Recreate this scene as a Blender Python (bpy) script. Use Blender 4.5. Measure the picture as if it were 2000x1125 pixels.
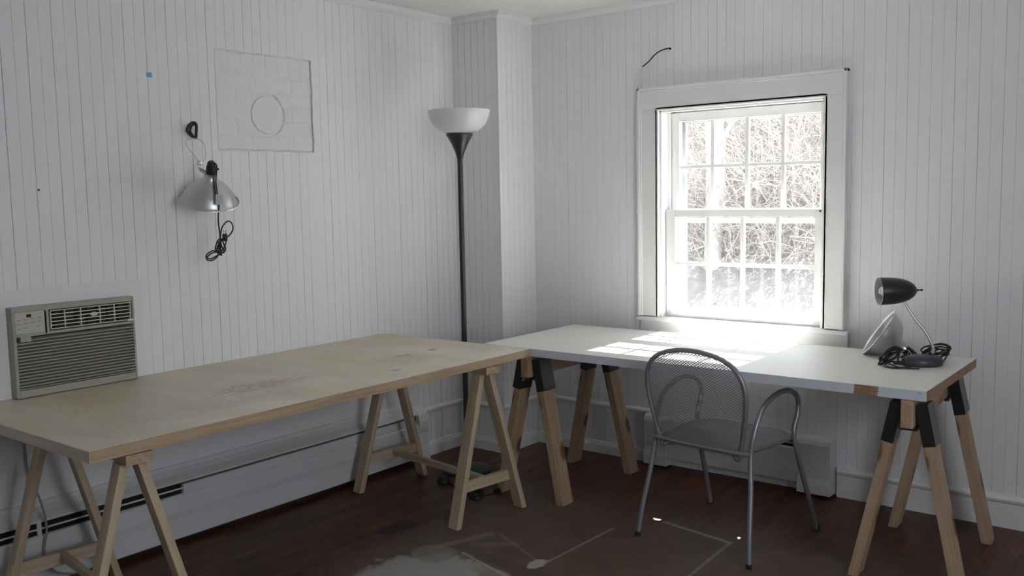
import bpy, bmesh, math, random
from math import sin, cos, pi, radians, sqrt
from mathutils import Vector, Matrix, noise

for o in list(bpy.data.objects): bpy.data.objects.remove(o, do_unlink=True)
SC = bpy.context.scene
COL = SC.collection
random.seed(7)

# ------------------------------------------------------------------ camera
CAMP = Vector((3.6091, -4.3755, 1.4722))
YAW, PIT, ROL = .6679, -.0988, -.0189
fwd = Vector((-sin(YAW)*cos(PIT), cos(YAW)*cos(PIT), sin(PIT)))
rt = Vector((cos(YAW), sin(YAW), 0)); up = rt.cross(fwd)
Rv = cos(ROL)*rt + sin(ROL)*up; Uv = -sin(ROL)*rt + cos(ROL)*up
cd = bpy.data.cameras.new('camera'); cam = bpy.data.objects.new('camera', cd); COL.objects.link(cam)
cam.matrix_world = Matrix(((Rv.x, Uv.x, -fwd.x, CAMP.x), (Rv.y, Uv.y, -fwd.y, CAMP.y), (Rv.z, Uv.z, -fwd.z, CAMP.z), (0, 0, 0, 1)))
cd.sensor_width = 36; cd.lens = 1799.0*36/2000; cd.clip_start = .05; cd.clip_end = 200
SC.camera = cam

# ------------------------------------------------------------------ view, world, sun, daylight
SC.view_settings.view_transform = 'Standard'; SC.view_settings.look = 'None'
SC.view_settings.gamma = 1; SC.view_settings.use_curve_mapping = False
SC.view_settings.exposure = 1.34
W = bpy.data.worlds.new('world'); SC.world = W; W.use_nodes = True
W.node_tree.nodes['Background'].inputs[0].default_value = (.86, .93, 1, 1)
W.node_tree.nodes['Background'].inputs[1].default_value = 2.05

def lamp(name, kind, loc, direction, energy, color, **kw):
    l = bpy.data.lights.new(name, kind); l.energy = energy; l.color = color
    for k, v in kw.items(): setattr(l, k, v)
    o = bpy.data.objects.new(name, l); COL.objects.link(o); o.location = loc
    o.rotation_euler = Vector(direction).to_track_quat('-Z', 'Y').to_euler()
    return o
lamp('sun', 'SUN', (1.6, 6, 7), (.0, -.675, -.738), 20, (1, .985, .965), angle=radians(.3))
# daylight of the other window, in the right wall behind the camera
lamp('window_daylight', 'AREA', (4.97, -3.15, 1.6), (-1, .40, .06), 8.5, (.90, .93, 1), shape='RECTANGLE', size=1.0, size_y=1.2)
# portal: only guides the sampling of the sky through window_1, gives no light of its own
pl = lamp('sky_portal', 'AREA', (1.617, .21, 1.36), (0, -1, 0), 1, (1, 1, 1), shape='RECTANGLE', size=.95, size_y=1.2)
pl.data.cycles.is_portal = True

# ------------------------------------------------------------------ materials
def mat(name, color, rough=.6, metal=0, spec=.5, **kw):
    m = bpy.data.materials.new(name); m.use_nodes = True
    b = m.node_tree.nodes['Principled BSDF']
    b.inputs['Base Color'].default_value = (*color, 1); b.inputs['Roughness'].default_value = rough
    b.inputs['Metallic'].default_value = metal; b.inputs['Specular IOR Level'].default_value = spec
    for k, v in kw.items(): b.inputs[k].default_value = v
    return m
class NT:
    def __init__(s, m): s.m = m; s.t = m.node_tree; s.b = s.t.nodes['Principled BSDF']
    def n(s, typ, **kw):
        x = s.t.nodes.new(typ)
        for k, v in kw.items(): setattr(x, k, v)
        return x
    def l(s, a, b): s.t.links.new(a, b)
    def coord(s, scale=(1, 1, 1), rot=(0, 0, 0), loc=(0, 0, 0)):
        tc = s.n('ShaderNodeTexCoord'); mp = s.n('ShaderNodeMapping')
        mp.inputs['Scale'].default_value = scale; mp.inputs['Rotation'].default_value = rot; mp.inputs['Location'].default_value = loc
        s.l(tc.outputs['Object'], mp.inputs[0]); return mp.outputs[0]
    def noise(s, vec, scale, detail=4, rough=.6, dist=0):
        x = s.n('ShaderNodeTexNoise'); x.inputs['Scale'].default_value = scale; x.inputs['Detail'].default_value = detail
        x.inputs['Roughness'].default_value = rough; x.inputs['Distortion'].default_value = dist
        s.l(vec, x.inputs['Vector']); return x.outputs['Fac']
    def ramp(s, fac, stops, interp='LINEAR'):
        x = s.n('ShaderNodeValToRGB'); cr = x.color_ramp; cr.interpolation = interp
        while len(cr.elements) < len(stops): cr.elements.new(.5)
        for e, (p, c) in zip(cr.elements, stops):
            e.position = p; e.color = (*c, 1) if isinstance(c, tuple) else (c, c, c, 1)
        s.l(fac, x.inputs[0]); return x.outputs[0]
    def mix(s, fac, a, b, typ='MIX'):
        x = s.n('ShaderNodeMix', data_type='RGBA', blend_type=typ)
        for sock, v in ((x.inputs[0], fac), (x.inputs[6], a), (x.inputs[7], b)):
            if isinstance(v, (int, float)): sock.default_value = v
            elif isinstance(v, tuple): sock.default_value = (*v, 1)
            else: s.l(v, sock)
        return x.outputs[2]
    def math(s, op, a, b=None, c=None, clamp=False):
        x = s.n('ShaderNodeMath', operation=op); x.use_clamp = clamp
        for i, v in enumerate((a, b, c)):
            if v is None: continue
            if isinstance(v, (int, float)): x.inputs[i].default_value = v
            else: s.l(v, x.inputs[i])
        return x.outputs[0]
    def bump(s, h, strength=.2, dist=.002):
        x = s.n('ShaderNodeBump'); x.inputs['Strength'].default_value = strength; x.inputs['Distance'].default_value = dist
        s.l(h, x.inputs['Height']); s.l(x.outputs[0], s.b.inputs['Normal'])
    def col(s, c): s.l(c, s.b.inputs['Base Color'])
    def xyz(s, vec=None):
        if vec is None: vec = s.n('ShaderNodeTexCoord').outputs['Object']
        x = s.n('ShaderNodeSeparateXYZ'); s.l(vec, x.inputs[0]); return x.outputs
    def band(s, v, lo, hi, soft=.002):
        a = s.n('ShaderNodeMapRange'); a.inputs[1].default_value = lo-soft; a.inputs[2].default_value = lo+soft
        b = s.n('ShaderNodeMapRange'); b.inputs[1].default_value = hi-soft; b.inputs[2].default_value = hi+soft
        b.inputs[3].default_value = 1; b.inputs[4].default_value = 0
        s.l(v, a.inputs[0]); s.l(v, b.inputs[0]); return s.math('MULTIPLY', a.outputs[0], b.outputs[0])

def painted(name, color, rough=.5, bump=.12, mott=.03, scale=18):
    m = mat(name, color, rough); t = NT(m); v = t.coord()
    n1 = t.noise(v, 3, 3); c2 = tuple(x*(1-mott*2) for x in color)
    t.col(t.mix(t.math('MULTIPLY', n1, 1.0), color, c2)); t.bump(t.noise(v, scale, 5), bump, .003)
    return m
M_wall = painted('painted_beadboard', (.835, .828, .842), .48)
M_groove = mat('beadboard_groove', (.6, .61, .60), .7)
t = NT(M_groove); v = t.coord((1, 1, .25)); t.col(t.ramp(t.noise(v, 9, 4), [(.34, (.42, .42, .42)), (.6, (.75, .75, .76))]))
M_trim = painted('painted_trim', (.81, .805, .815), .35, .08)
M_casing = painted('painted_casing', (.80, .797, .80), .32, .08)
M_sash = painted('painted_sash', (.86, .86, .85), .3, .05)
M_heater = painted('painted_heater', (.72, .715, .73), .45, .1)
M_brick = painted('painted_brick', (.80, .80, .79), .5, .5, .04, 60)
M_ceil = painted('ceiling_paint', (.82, .82, .80), .6)
M_dark = mat('dark_gap', (.012, .012, .012), .9)
M_black = mat('black_plastic', (.018, .018, .02), .4)
M_blackm = mat('black_painted_metal', (.02, .02, .021), .33)
M_cord = mat('black_cord', (.014, .014, .015), .5)
M_alu = mat('spun_aluminium', (.62, .62, .62), .38, 1)
t = NT(M_alu); v = t.coord(); t.bump(t.noise(t.coord((1, 1, 14)), 14, 2), .15, .001)
M_steel = mat('steel_wire', (.6, .62, .62), .3, 1)
M_grip = mat('dark_grip', (.02, .012, .012), .5)
M_brownb = mat('black_bracket_metal', (.012, .012, .014), .3, 0, .6)
M_chair = mat('silver_painted_steel', (.30, .31, .33), .38, .55)
M_mesh = mat('silver_expanded_metal', (.34, .35, .37), .45, .4)
M_acb = painted('beige_plastic', (.38, .36, .31), .45, .04, .02, 40)
M_acp = mat('beige_panel', (.50, .48, .44), .4)
M_acv = mat('ivory_grille', (.62, .60, .54), .4)
M_acd = mat('vent_dark', (.05, .042, .035), .7)
M_bowl = mat('frosted_white_shade', (.82, .83, .82), .35, **{'Subsurface Weight': 0.0})
M_bowl.node_tree.nodes['Principled BSDF'].inputs['Transmission Weight'].default_value = .18
M_rubber = mat('rubber', (.02, .02, .02), .8)
M_bulb = mat('bulb_glass', (.85, .85, .85), .2)
M_blue = mat('blue_tape', (.16, .42, .58), .7)
M_lampin = mat('shade_inside', (.55, .57, .58), .35)
M_base = mat('dark_grey_enamel', (.045, .045, .055), .38)
M_neck = mat('satin_nickel', (.55, .54, .52), .35, .8)
M_teal = mat('dark_teal_enamel', (.03, .045, .042), .35)
M_storm = mat('storm_aluminium', (.62, .65, .68), .4, .3)
M_ink = mat('grey_print', (.25, .25, .27), .6)
M_disp = mat('display_window', (.04, .02, .015), .2)
M_paper = mat('paper_tag', (.7, .72, .7), .7)

def glass_mat():
    m = bpy.data.materials.new('window_glass'); m.use_nodes = True; nt = m.node_tree
    for n in list(nt.nodes): nt.nodes.remove(n)
    out = nt.nodes.new('ShaderNodeOutputMaterial'); tr = nt.nodes.new('ShaderNodeBsdfTransparent'); tr.inputs[0].default_value = (.975, .98, .98, 1)
    gl = nt.nodes.new('ShaderNodeBsdfGlossy'); gl.inputs['Roughness'].default_value = .02
    mx = nt.nodes.new('ShaderNodeMixShader'); mx.inputs[0].default_value = .012
    nt.links.new(tr.outputs[0], mx.inputs[1]); nt.links.new(gl.outputs[0], mx.inputs[2]); nt.links.new(mx.outputs[0], out.inputs[0])
    return m
M_glass = glass_mat()

def wood(name, c1, c2, knots=True, rough=.6, gscale=1.0):
    """pine: grain runs along local Z of each board"""
    m = mat(name, c1, rough); t = NT(m)
    v = t.coord((30*gscale, 30*gscale, 1.6*gscale)); g = t.noise(v, 1.0, 5, .6, 1.2)
    c = t.ramp(g, [(.3, c2), (.55, c1), (.75, tuple(min(1, x*1.12) for x in c1))])
    big = t.noise(t.coord((1, 1, 1)), 2.2, 2)
    c = t.mix(t.ramp(big, [(.4, 0.0), (.7, .5)]), c, tuple(x*.82 for x in c2))
    if knots:
        vo = t.n('ShaderNodeTexVoronoi'); vo.inputs['Scale'].default_value = 1; t.l(t.coord((9, 9, 4.5)), vo.inputs['Vector'])
        k = t.ramp(vo.outputs['Distance'], [(.15, 1.0), (.24, 0.0)])
        c = t.mix(t.math('MULTIPLY', k, .85), c, (.10, .035, .015))
    t.col(c); t.bump(g, .15, .001)
    return m
M_pine = wood('pine_wood', (.46, .32, .21), (.33, .215, .13))
M_pine2 = wood('pale_pine_wood', (.56, .45, .32), (.44, .33, .21), knots=False)
M_edge = wood('table_edge_wood', (.50, .37, .25), (.38, .25, .15), knots=False)

# beige tabletop: laminate/birch with stains; edges bare wood
M_tan = mat('stained_birch_top', (.56, .48, .36), .42); t = NT(M_tan)
v = t.coord()
c = t.ramp(t.noise(t.coord((1, 3, 1)), 2.0, 4), [(.35, (.64, .54, .395)), (.65, (.72, .64, .50))])
pale = t.ramp(t.noise(v, 2.2, 5, .65), [(.45, 0.0), (.62, .75)])
X = t.xyz()
front = t.n('ShaderNodeMapRange'); front.inputs[1].default_value = .35; front.inputs[2].default_value = .75; t.l(X[0], front.inputs[0])
c = t.mix(t.math('MULTIPLY', pale, front.outputs[0]), c, (.80, .75, .67))
def blot(t, x0, y0, rx, ry, thr, nz):
    X = t.xyz()
    dx = t.math('DIVIDE', t.math('SUBTRACT', X[0], x0), rx); dy = t.math('DIVIDE', t.math('SUBTRACT', X[1], y0), ry)
    d = t.math('ADD', t.math('MULTIPLY', dx, dx), t.math('MULTIPLY', dy, dy))
    d = t.math('ADD', d, t.math('MULTIPLY', t.math('SUBTRACT', nz, .5), thr))
    return t.math('SUBTRACT', 1.0, d, clamp=True)
nzf = t.noise(t.coord((2.5, 1, 1)), 34, 6, .75)
nzs = t.noise(v, 6, 4, .6)
for (bx_, by_, rx, ry, thr, colr, st) in [(.60, -2.20, .09, .22, 9, (.36, .24, .19), .55), (.72, -2.52, .13, .28, 10, (.50, .41, .37), .4), (.78, -2.30, .06, .2, 8, (.52, .46, .46), .35),
                                  (.68, -1.45, .14, .14, 8, (.40, .37, .36), .5), (.60, -1.38, .022, .06, 3, (.42, .27, .11), .8),
                                  (.60, -1.185, .02, .035, 2, (.42, .10, .07), .9), (.83, -1.66, .02, .04, 3, (.28, .22, .28), .7),
                                  (.80, -2.80, .18, .2, 9, (.58, .53, .50), .4)]:
    f = t.math('MULTIPLY', t.math('MULTIPLY', blot(t, bx_, by_, rx, ry, thr, nzf), 1.5, clamp=True), st)
    c = t.mix(f, c, colr)
t.col(c); t.bump(nzf, .05, .001)

# white tabletop: painted door slab
M_white = mat('white_painted_door', (.84, .82, .76), .42); t = NT(M_white); v = t.coord()
X = t.xyz()
edge_noise = t.noise(v, 40, 4)
xn = t.math('ADD', X[0], t.math('MULTIPLY', t.math('SUBTRACT', edge_noise, .5), .03))
c = t.mix(t.noise(v, 3, 4), (.79, .775, .73), (.75, .735, .685))
t.col(c); t.bump(t.noise(v, 60, 4), .06, .001)
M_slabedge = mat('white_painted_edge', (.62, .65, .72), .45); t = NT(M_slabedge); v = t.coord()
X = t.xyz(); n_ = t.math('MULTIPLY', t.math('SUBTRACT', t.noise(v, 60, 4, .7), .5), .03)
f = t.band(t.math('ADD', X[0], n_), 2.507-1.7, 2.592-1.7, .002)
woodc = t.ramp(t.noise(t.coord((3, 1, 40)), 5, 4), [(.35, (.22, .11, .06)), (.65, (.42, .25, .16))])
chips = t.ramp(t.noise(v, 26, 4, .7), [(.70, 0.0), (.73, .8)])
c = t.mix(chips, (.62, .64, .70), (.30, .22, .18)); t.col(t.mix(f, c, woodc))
M_slabwood = wood('slab_end_wood', (.33, .19, .12), (.22, .12, .07), knots=False)

# floor: dark red-brown painted boards, worn greyish area and white paint marks
M_floor = mat('painted_floor', (.06, .025, .018), .42, spec=.35); t = NT(M_floor); v = t.coord()
streak = t.noise(t.coord((7, 1.2, 1)), 2.0, 6, .65)
c = t.ramp(streak, [(.3, (.022, .008, .005)), (.5, (.085, .029, .013)), (.72, (.17, .058, .024))])
X = t.xyz()
seam = t.math('PINGPONG', X[0], .0415)
seamf = t.ramp(seam, [(.0, 1.0), (.0022, 0.0)])
c = t.mix(t.math('MULTIPLY', seamf, .6), c, (.012, .006, .005))
# worn, brown-grey painted area  (x > .75, y < -.75, ragged border)
nb = t.noise(v, 3.5, 5, .6)
bx_ = t.math('ADD', X[0], t.math('MULTIPLY', t.math('SUBTRACT', nb, .5), .5))
by_ = t.math('ADD', X[1], t.math('MULTIPLY', t.math('SUBTRACT', nb, .5), .4))
m1 = t.n('ShaderNodeMapRange'); m1.inputs[1].default_value = .68; m1.inputs[2].default_value = .86; t.l(bx_, m1.inputs[0])
m2 = t.n('ShaderNodeMapRange'); m2.inputs[1].default_value = -.55; m2.inputs[2].default_value = -.85; t.l(by_, m2.inputs[0])
mm = t.math('MULTIPLY', m1.outputs[0], m2.outputs[0])
brown = t.ramp(t.noise(v, 9, 6, .7), [(.3, (.095, .060, .046)), (.7, (.155, .105, .082))])
c = t.mix(t.math('MULTIPLY', mm, .9), c, brown)
nf = t.noise(v, 30, 5, .7); nl = t.noise(v, 9, 4, .6)
def segment(ax, ay, bx, by, wd, st, colr=(.42, .40, .38)):
    global c
    dx, dy = bx-ax, by-ay; L = dx*dx+dy*dy
    px = t.math('SUBTRACT', X[0], ax); py = t.math('SUBTRACT', X[1], ay)
    h = t.math('DIVIDE', t.math('ADD', t.math('MULTIPLY', px, dx), t.math('MULTIPLY', py, dy)), L, clamp=True)
    ex = t.math('SUBTRACT', px, t.math('MULTIPLY', h, dx)); ey = t.math('SUBTRACT', py, t.math('MULTIPLY', h, dy))
    d = t.math('SQRT', t.math('ADD', t.math('MULTIPLY', ex, ex), t.math('MULTIPLY', ey, ey)))
    d = t.math('ADD', d, t.math('MULTIPLY', t.math('SUBTRACT', nf, .5), wd*1.6))
    mr = t.n('ShaderNodeMapRange'); mr.inputs[1].default_value = wd*.35; mr.inputs[2].default_value = wd; mr.inputs[3].default_value = st; mr.inputs[4].default_value = 0
    t.l(d, mr.inputs[0]); c = t.mix(mr.outputs[0], c, colr)
segment(1.64, -.80, 1.985, -.862, .016, .75); segment(1.985, -.862, 2.004, -1.27, .010, .45)
segment(1.493, -1.0, 1.478, -1.47, .008, .55); segment(1.118, -1.34, 1.46, -1.50, .012, .22)
segment(1.09, -1.37, 1.01, -1.60, .03, .30); segment(1.25, -1.40, 1.12, -1.50, .035, .18)
def patch(x0, y0, rx, ry, thr, colr, st, nz, gain=3.0):
    global c
    f = t.math('MULTIPLY', t.math('MULTIPLY', blot(t, x0, y0, rx, ry, thr, nz), gain, clamp=True), st); c = t.mix(f, c, colr)
patch(1.455, -1.515, .035, .06, 1.5, (.50, .48, .44), .85, nf)
patch(1.17, -1.90, .25, .30, 2.2, (.40, .40, .385), .85, t.mix(.35, nl, nf), 3)
patch(1.04, -1.68, .11, .10, 1.6, (.24, .22, .20), .7, nl)
patch(1.36, -1.69, .10, .05, 1.6, (.30, .28, .26), .7, nl)
segment(1.13, -1.60, 1.42, -1.68, .010, .8); segment(.82, -1.66, .92, -1.64, .02, .35, (.05, .10, .04)); segment(1.2, -1.58, 1.3, -1.6, .02, .4, (.04, .09, .03))
patch(.70, -1.55, .06, .12, 2.5, (.008, .007, .009), .9, nl); patch(.9, -1.86, .02, .02, 1.5, (.3, .27, .25), .7, nf)
t.col(c); t.bump(streak, .15, .002)

# outdoors
M_hill = mat('dry_hillside', (.30, .26, .22), .9); t = NT(M_hill); v = t.coord()
t.col(t.ramp(t.noise(v, 9, 8, .8), [(.35, (.16, .14, .128)), (.5, (.20, .183, .172)), (.65, (.245, .23, .22))]))
M_twig = mat('dry_twigs', (.32, .29, .265), .8); M_bark = painted('pale_bark', (.4, .38, .36), .9, .5)

# ------------------------------------------------------------------ geometry helpers
def finish(name, bm, m, parent=None, smooth=False, mw=None, bevel=0, mats=None, recalc=True):
    if recalc: bmesh.ops.recalc_face_normals(bm, faces=bm.faces)
    me = bpy.data.meshes.new(name); bm.to_mesh(me); bm.free()
    for mm in (mats or [m]): me.materials.append(mm)
    o = bpy.data.objects.new(name, me); COL.objects.link(o)
    if smooth:
        for p in me.polygons: p.use_smooth = True
        if smooth != 'all':
            md = o.modifiers.new('edges', 'EDGE_SPLIT'); md.split_angle = radians(40)
    if bevel:
        b = o.modifiers.new('bevel', 'BEVEL'); b.width = bevel; b.segments = 2; b.limit_method = 'ANGLE'; b.angle_limit = radians(40)
    if parent is not None: o.parent = parent
    if mw is not None: o.matrix_local = mw
    return o
def thing(name, label, cat, loc=(0, 0, 0), rz=0, group=None):
    o = bpy.data.objects.new(name, None); COL.objects.link(o); o.location = loc; o.rotation_euler = (0, 0, rz)
    o.empty_display_size = .05; o['label'] = label; o['category'] = cat
    if group: o['group'] = group
    return o
def tag(o, label, cat, group=None):
    o['label'] = label; o['category'] = cat
    if group: o['group'] = group
    return o
def struct(o): o['kind'] = 'structure'; return o
def B(bm, x0, x1, y0, y1, z0, z1, mi=0):
    vs = [bm.verts.new((x, y, z)) for z in (z0, z1) for y in (y0, y1) for x in (x0, x1)]
    for q in ((0, 2, 3, 1), (4, 5, 7, 6), (0, 1, 5, 4), (2, 6, 7, 3), (0, 4, 6, 2), (1, 3, 7, 5)):
        f = bm.faces.new([vs[i] for i in q]); f.material_index = mi
def box(name, x0, x1, y0, y1, z0, z1, m, parent=None, bevel=.002, off=None):
    bm = bmesh.new(); o = off or (0, 0, 0)
    B(bm, x0-o[0], x1-o[0], y0-o[1], y1-o[1], z0-o[2], z1-o[2]); return finish(name, bm, m, parent, bevel=bevel)
def frame_of(d, hint=(0, 0, 1)):
    d = Vector(d).normalized(); h = Vector(hint)
    if abs(d.dot(h.normalized())) > .99: h = Vector((1, 0, 0))
    x = (h - d*h.dot(d)).normalized(); y = d.cross(x); return x, y, d
def board(name, p0, p1, w, th, m, parent=None, wdir=(1, 0, 0), bevel=.002):
    """a straight board from p0 to p1 whose own Z runs along it; w along wdir, th across"""
    p0, p1 = Vector(p0), Vector(p1); x, y, d = frame_of(p1-p0, wdir); L = (p1-p0).length
    bm = bmesh.new(); B(bm, -w/2, w/2, -th/2, th/2, 0, L)
    mw = Matrix(((x.x, y.x, d.x, p0.x), (x.y, y.y, d.y, p0.y), (x.z, y.z, d.z, p0.z), (0, 0, 0, 1)))
    return finish(name, bm, m, parent, mw=mw, bevel=bevel)
def leg_board(name, p0, p1, w, th, m, parent=None, wdir=(1, 0, 0)):
    """board whose foot is cut level with the floor (z=0 of parent)"""
    p0, p1 = Vector(p0), Vector(p1); x, y, d = frame_of(p0-p1, wdir)   # d upward, origin at foot
    bm = bmesh.new()
    L = (p0-p1).length; lo, hi = [], []
    for sx, sy in ((-1, -1), (1, -1), (1, 1), (-1, 1)):
        off = x*sx*w/2 + y*sy*th/2; s = -(off.z)/d.z
        lo.append(bm.verts.new((sx*w/2, sy*th/2, s))); hi.append(bm.verts.new((sx*w/2, sy*th/2, L+s)))
    bm.faces.new(lo[::-1]); bm.faces.new(hi)
    for i in range(4): bm.faces.new((lo[i], lo[(i+1) % 4], hi[(i+1) % 4], hi[i]))
    mw = Matrix(((x.x, y.x, d.x, p1.x), (x.y, y.y, d.y, p1.y), (x.z, y.z, d.z, p1.z), (0, 0, 0, 1)))
    return finish(name, bm, m, parent, mw=mw, bevel=.0025)
def catmull(pts, n=8, closed=False):
    pts = [Vector(p) for p in pts]; N = len(pts); out = []
    rng = range(N if closed else N-1)
    for i in rng:
        if closed: a, b, c_, d = pts[(i-1) % N], pts[i], pts[(i+1) % N], pts[(i+2) % N]
        else: a, b, c_, d = pts[max(i-1, 0)], pts[i], pts[i+1], pts[min(i+2, N-1)]
        for k in range(n):
            s = k/n
            out.append(.5*((2*b)+(c_-a)*s+(2*a-5*b+4*c_-d)*s*s+(3*b-a-3*c_+d)*s**3))
    if not closed: out.append(pts[-1])
    return out
def T(bm, path, r, seg=8, closed=False, caps=True, radii=None, flat=1.0):
    path = [Vector(p) for p in path]; N = len(path)
    prev = None; rings = []
    for i, p in enumerate(path):
        if closed: tg = path[(i+1) % N]-path[(i-1) % N]
        else: tg = path[min(i+1, N-1)]-path[max(i-1, 0)]
        if tg.length < 1e-9: tg = Vector((0, 0, 1))
        tg.normalize()
        if prev is None: x, y, _ = frame_of(tg, (0.1, .2, 1))
        else:
            x = prev - tg*prev.dot(tg)
            x = x.normalized() if x.length > 1e-6 else frame_of(tg)[0]
            y = tg.cross(x)
        prev = x; rr = radii[i] if radii else r
        rings.append([bm.verts.new(p + x*cos(2*pi*k/seg)*rr + y*sin(2*pi*k/seg)*rr*flat) for k in range(seg)])
    for i in range(N if closed else N-1):
        a, b = rings[i], rings[(i+1) % N]
        for k in range(seg): bm.faces.new((a[k], a[(k+1) % seg], b[(k+1) % seg], b[k]))
    if caps and not closed: bm.faces.new(rings[0][::-1]); bm.faces.new(rings[-1])
def tube(name, pts, r, m, parent=None, n=8, seg=8, closed=False, smooth_path=True, radii=None):
    bm = bmesh.new(); path = catmull(pts, n, closed) if smooth_path else pts
    T(bm, path, r, seg, closed); return finish(name, bm, m, parent, smooth=True)
def LA(bm, prof, origin=(0, 0, 0), axis=(0, 0, 1), seg=40, mi=0, mod=None):
    """revolve (r, h) profile about axis"""
    x, y, d = frame_of(axis, (0, 0, 1) if abs(Vector(axis).normalized().z) < .9 else (1, 0, 0)); o = Vector(origin); rings = []
    for r, h in prof:
        if r < 1e-6: rings.append([bm.verts.new(o+d*h)])
        else: rings.append([bm.verts.new(o+d*h+(x*cos(2*pi*k/seg)+y*sin(2*pi*k/seg))*r*(mod(k, seg, r) if mod else 1)) for k in range(seg)])
    for a, b in zip(rings, rings[1:]):
        if len(a) == 1 and len(b) == 1: continue
        for k in range(seg):
            k2 = (k+1) % seg
            if len(a) == 1: f = bm.faces.new((a[0], b[k2], b[k]))
            elif len(b) == 1: f = bm.faces.new((a[k], a[k2], b[0]))
            else: f = bm.faces.new((a[k], a[k2], b[k2], b[k]))
            f.material_index = mi
def lathe(name, prof, m, parent=None, origin=(0, 0, 0), axis=(0, 0, 1), seg=40):
    bm = bmesh.new(); LA(bm, prof, origin, axis, seg); return finish(name, bm, m, parent, smooth=True)
def prism(name, poly, axis, a, b, m, parent=None, bevel=0, smooth=False):
    """poly in the two other axes (in xyz order), extruded along axis from a to b"""
    bm = bmesh.new(); PR(bm, poly, axis, a, b); return finish(name, bm, m, parent, bevel=bevel, smooth=smooth)
def PR(bm, poly, axis, a, b, mi=0):
    def P(u, v, w): return {'x': (w, u, v), 'y': (u, w, v), 'z': (u, v, w)}[axis]
    A = [bm.verts.new(P(u, v, a)) for u, v in poly]; Bv = [bm.verts.new(P(u, v, b)) for u, v in poly]
    n = len(poly)
    bm.faces.new(A).material_index = mi; bm.faces.new(Bv[::-1]).material_index = mi
    for i in range(n): bm.faces.new((A[i], Bv[i], Bv[(i+1) % n], A[(i+1) % n])).material_index = mi
    return A, Bv

# ------------------------------------------------------------------ the room
H = 2.494; RX, RY = 5.0, -5.4; BX, BY = .337, -.319
PER = .0485
def bead(bm, u0, u1, z0, z1, place, phase=0, back=.12, gs=1.0):
    """tongue-and-groove board wall between u0..u1, z0..z1; place(u, depth, z) -> xyz, depth>0 goes into the wall"""
    pts = [(u0, 0, 0)]; k = math.ceil((u0-phase)/PER)
    while phase+k*PER < u1-.004:
        g = phase+k*PER
        if g > u0+.004:
            st = (k % 2 == 0); w = (.0014 if st else .0010)*gs*random.uniform(.6, 1.25); d = (.0032 if st else .0016)*gs
            pts += [(g-w, 0, 1), (g, d, 1), (g+w, 0, 0)]
        k += 1
    pts.append((u1, 0, 0))
    lo = [bm.verts.new(place(u, d, z0)) for u, d, _ in pts]; hi = [bm.verts.new(place(u, d, z1)) for u, d, _ in pts]
    for i in range(len(pts)-1):
        f = bm.faces.new((lo[i], lo[i+1], hi[i+1], hi[i])); f.material_index = pts[i][2]
    bl = [bm.verts.new(place(u, back, z0)) for u in (u0, u1)]; bh = [bm.verts.new(place(u, back, z1)) for u in (u0, u1)]
    bm.faces.new((bl[0], bl[1], bh[1], bh[0])); bm.faces.new(lo+[bl[1], bl[0]]); bm.faces.new(hi+[bh[1], bh[0]])
    bm.faces.new((lo[0], hi[0], bh[0], bl[0])); bm.faces.new((lo[-1], hi[-1], bh[1], bl[1]))
PA = lambda u, d, z: (-d, u, z)
PB = lambda u, d, z: (u, d, z)
GY0, GY1, GZ0, GZ1 = -1.904, -1.358, 1.706, 2.155       # opening that shows the painted brick
bm = bmesh.new()
bead(bm, RY, GY0, 0, H, PA, gs=.8); bead(bm, GY1, .2, 0, H, PA, gs=.8)
bead(bm, GY0, GY1, 0, GZ0, PA, gs=.8); bead(bm, GY0, GY1, GZ1, H, PA, gs=.8)
struct(finish('wall_left', bm, M_wall, mats=[M_wall, M_groove]))
OX0, OX1, OZ0, OZ1 = 1.171, 2.0635, .80, 1.915
bm = bmesh.new()
bead(bm, .12, OX0, 0, H, PB, back=.16, gs=.62); bead(bm, OX1, RX, 0, H, PB, back=.16, gs=.62)
bead(bm, OX0, OX1, 0, OZ0-.03, PB, back=.16, gs=.62); bead(bm, OX0, OX1, OZ1, H, PB, back=.16, gs=.62)
struct(finish('wall_front', bm, M_wall, mats=[M_wall, M_groove]))
bm = bmesh.new()
bead(bm, 0, BX-.0008, 0, H, lambda u, d, z: (u, BY+d, z), back=.05)
bead(bm, BY+.0008, 0, 0, H, lambda u, d, z: (BX-d, u, z), back=.05)
struct(finish('wall_corner', bm, M_wall, mats=[M_wall, M_groove]))
PRt = lambda u, d, z: (RX+d, u, z)
WY0, WY1, WZ0, WZ1 = -3.7, -2.6, 1.0, 2.2
bm = bmesh.new(); bead(bm, RY, WY0, 0, H, PRt); bead(bm, WY1, .2, 0, H, PRt); bead(bm, WY0, WY1, 0, WZ0, PRt); bead(bm, WY0, WY1, WZ1, H, PRt); struct(finish('wall_right', bm, M_wall, mats=[M_wall, M_groove]))
bm = bmesh.new(); bead(bm, 0, RX, 0, H, lambda u, d, z: (u, RY-d, z))
struct(finish('wall_back', bm, M_wall, mats=[M_wall, M_groove]))
struct(box('floor', -.12, RX+.12, RY-.12, .16, -.05, 0, M_floor, bevel=0))
struct(box('ceiling', -.12, RX+.12, RY-.12, .16, H, H+.05, M_ceil, bevel=0))
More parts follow.
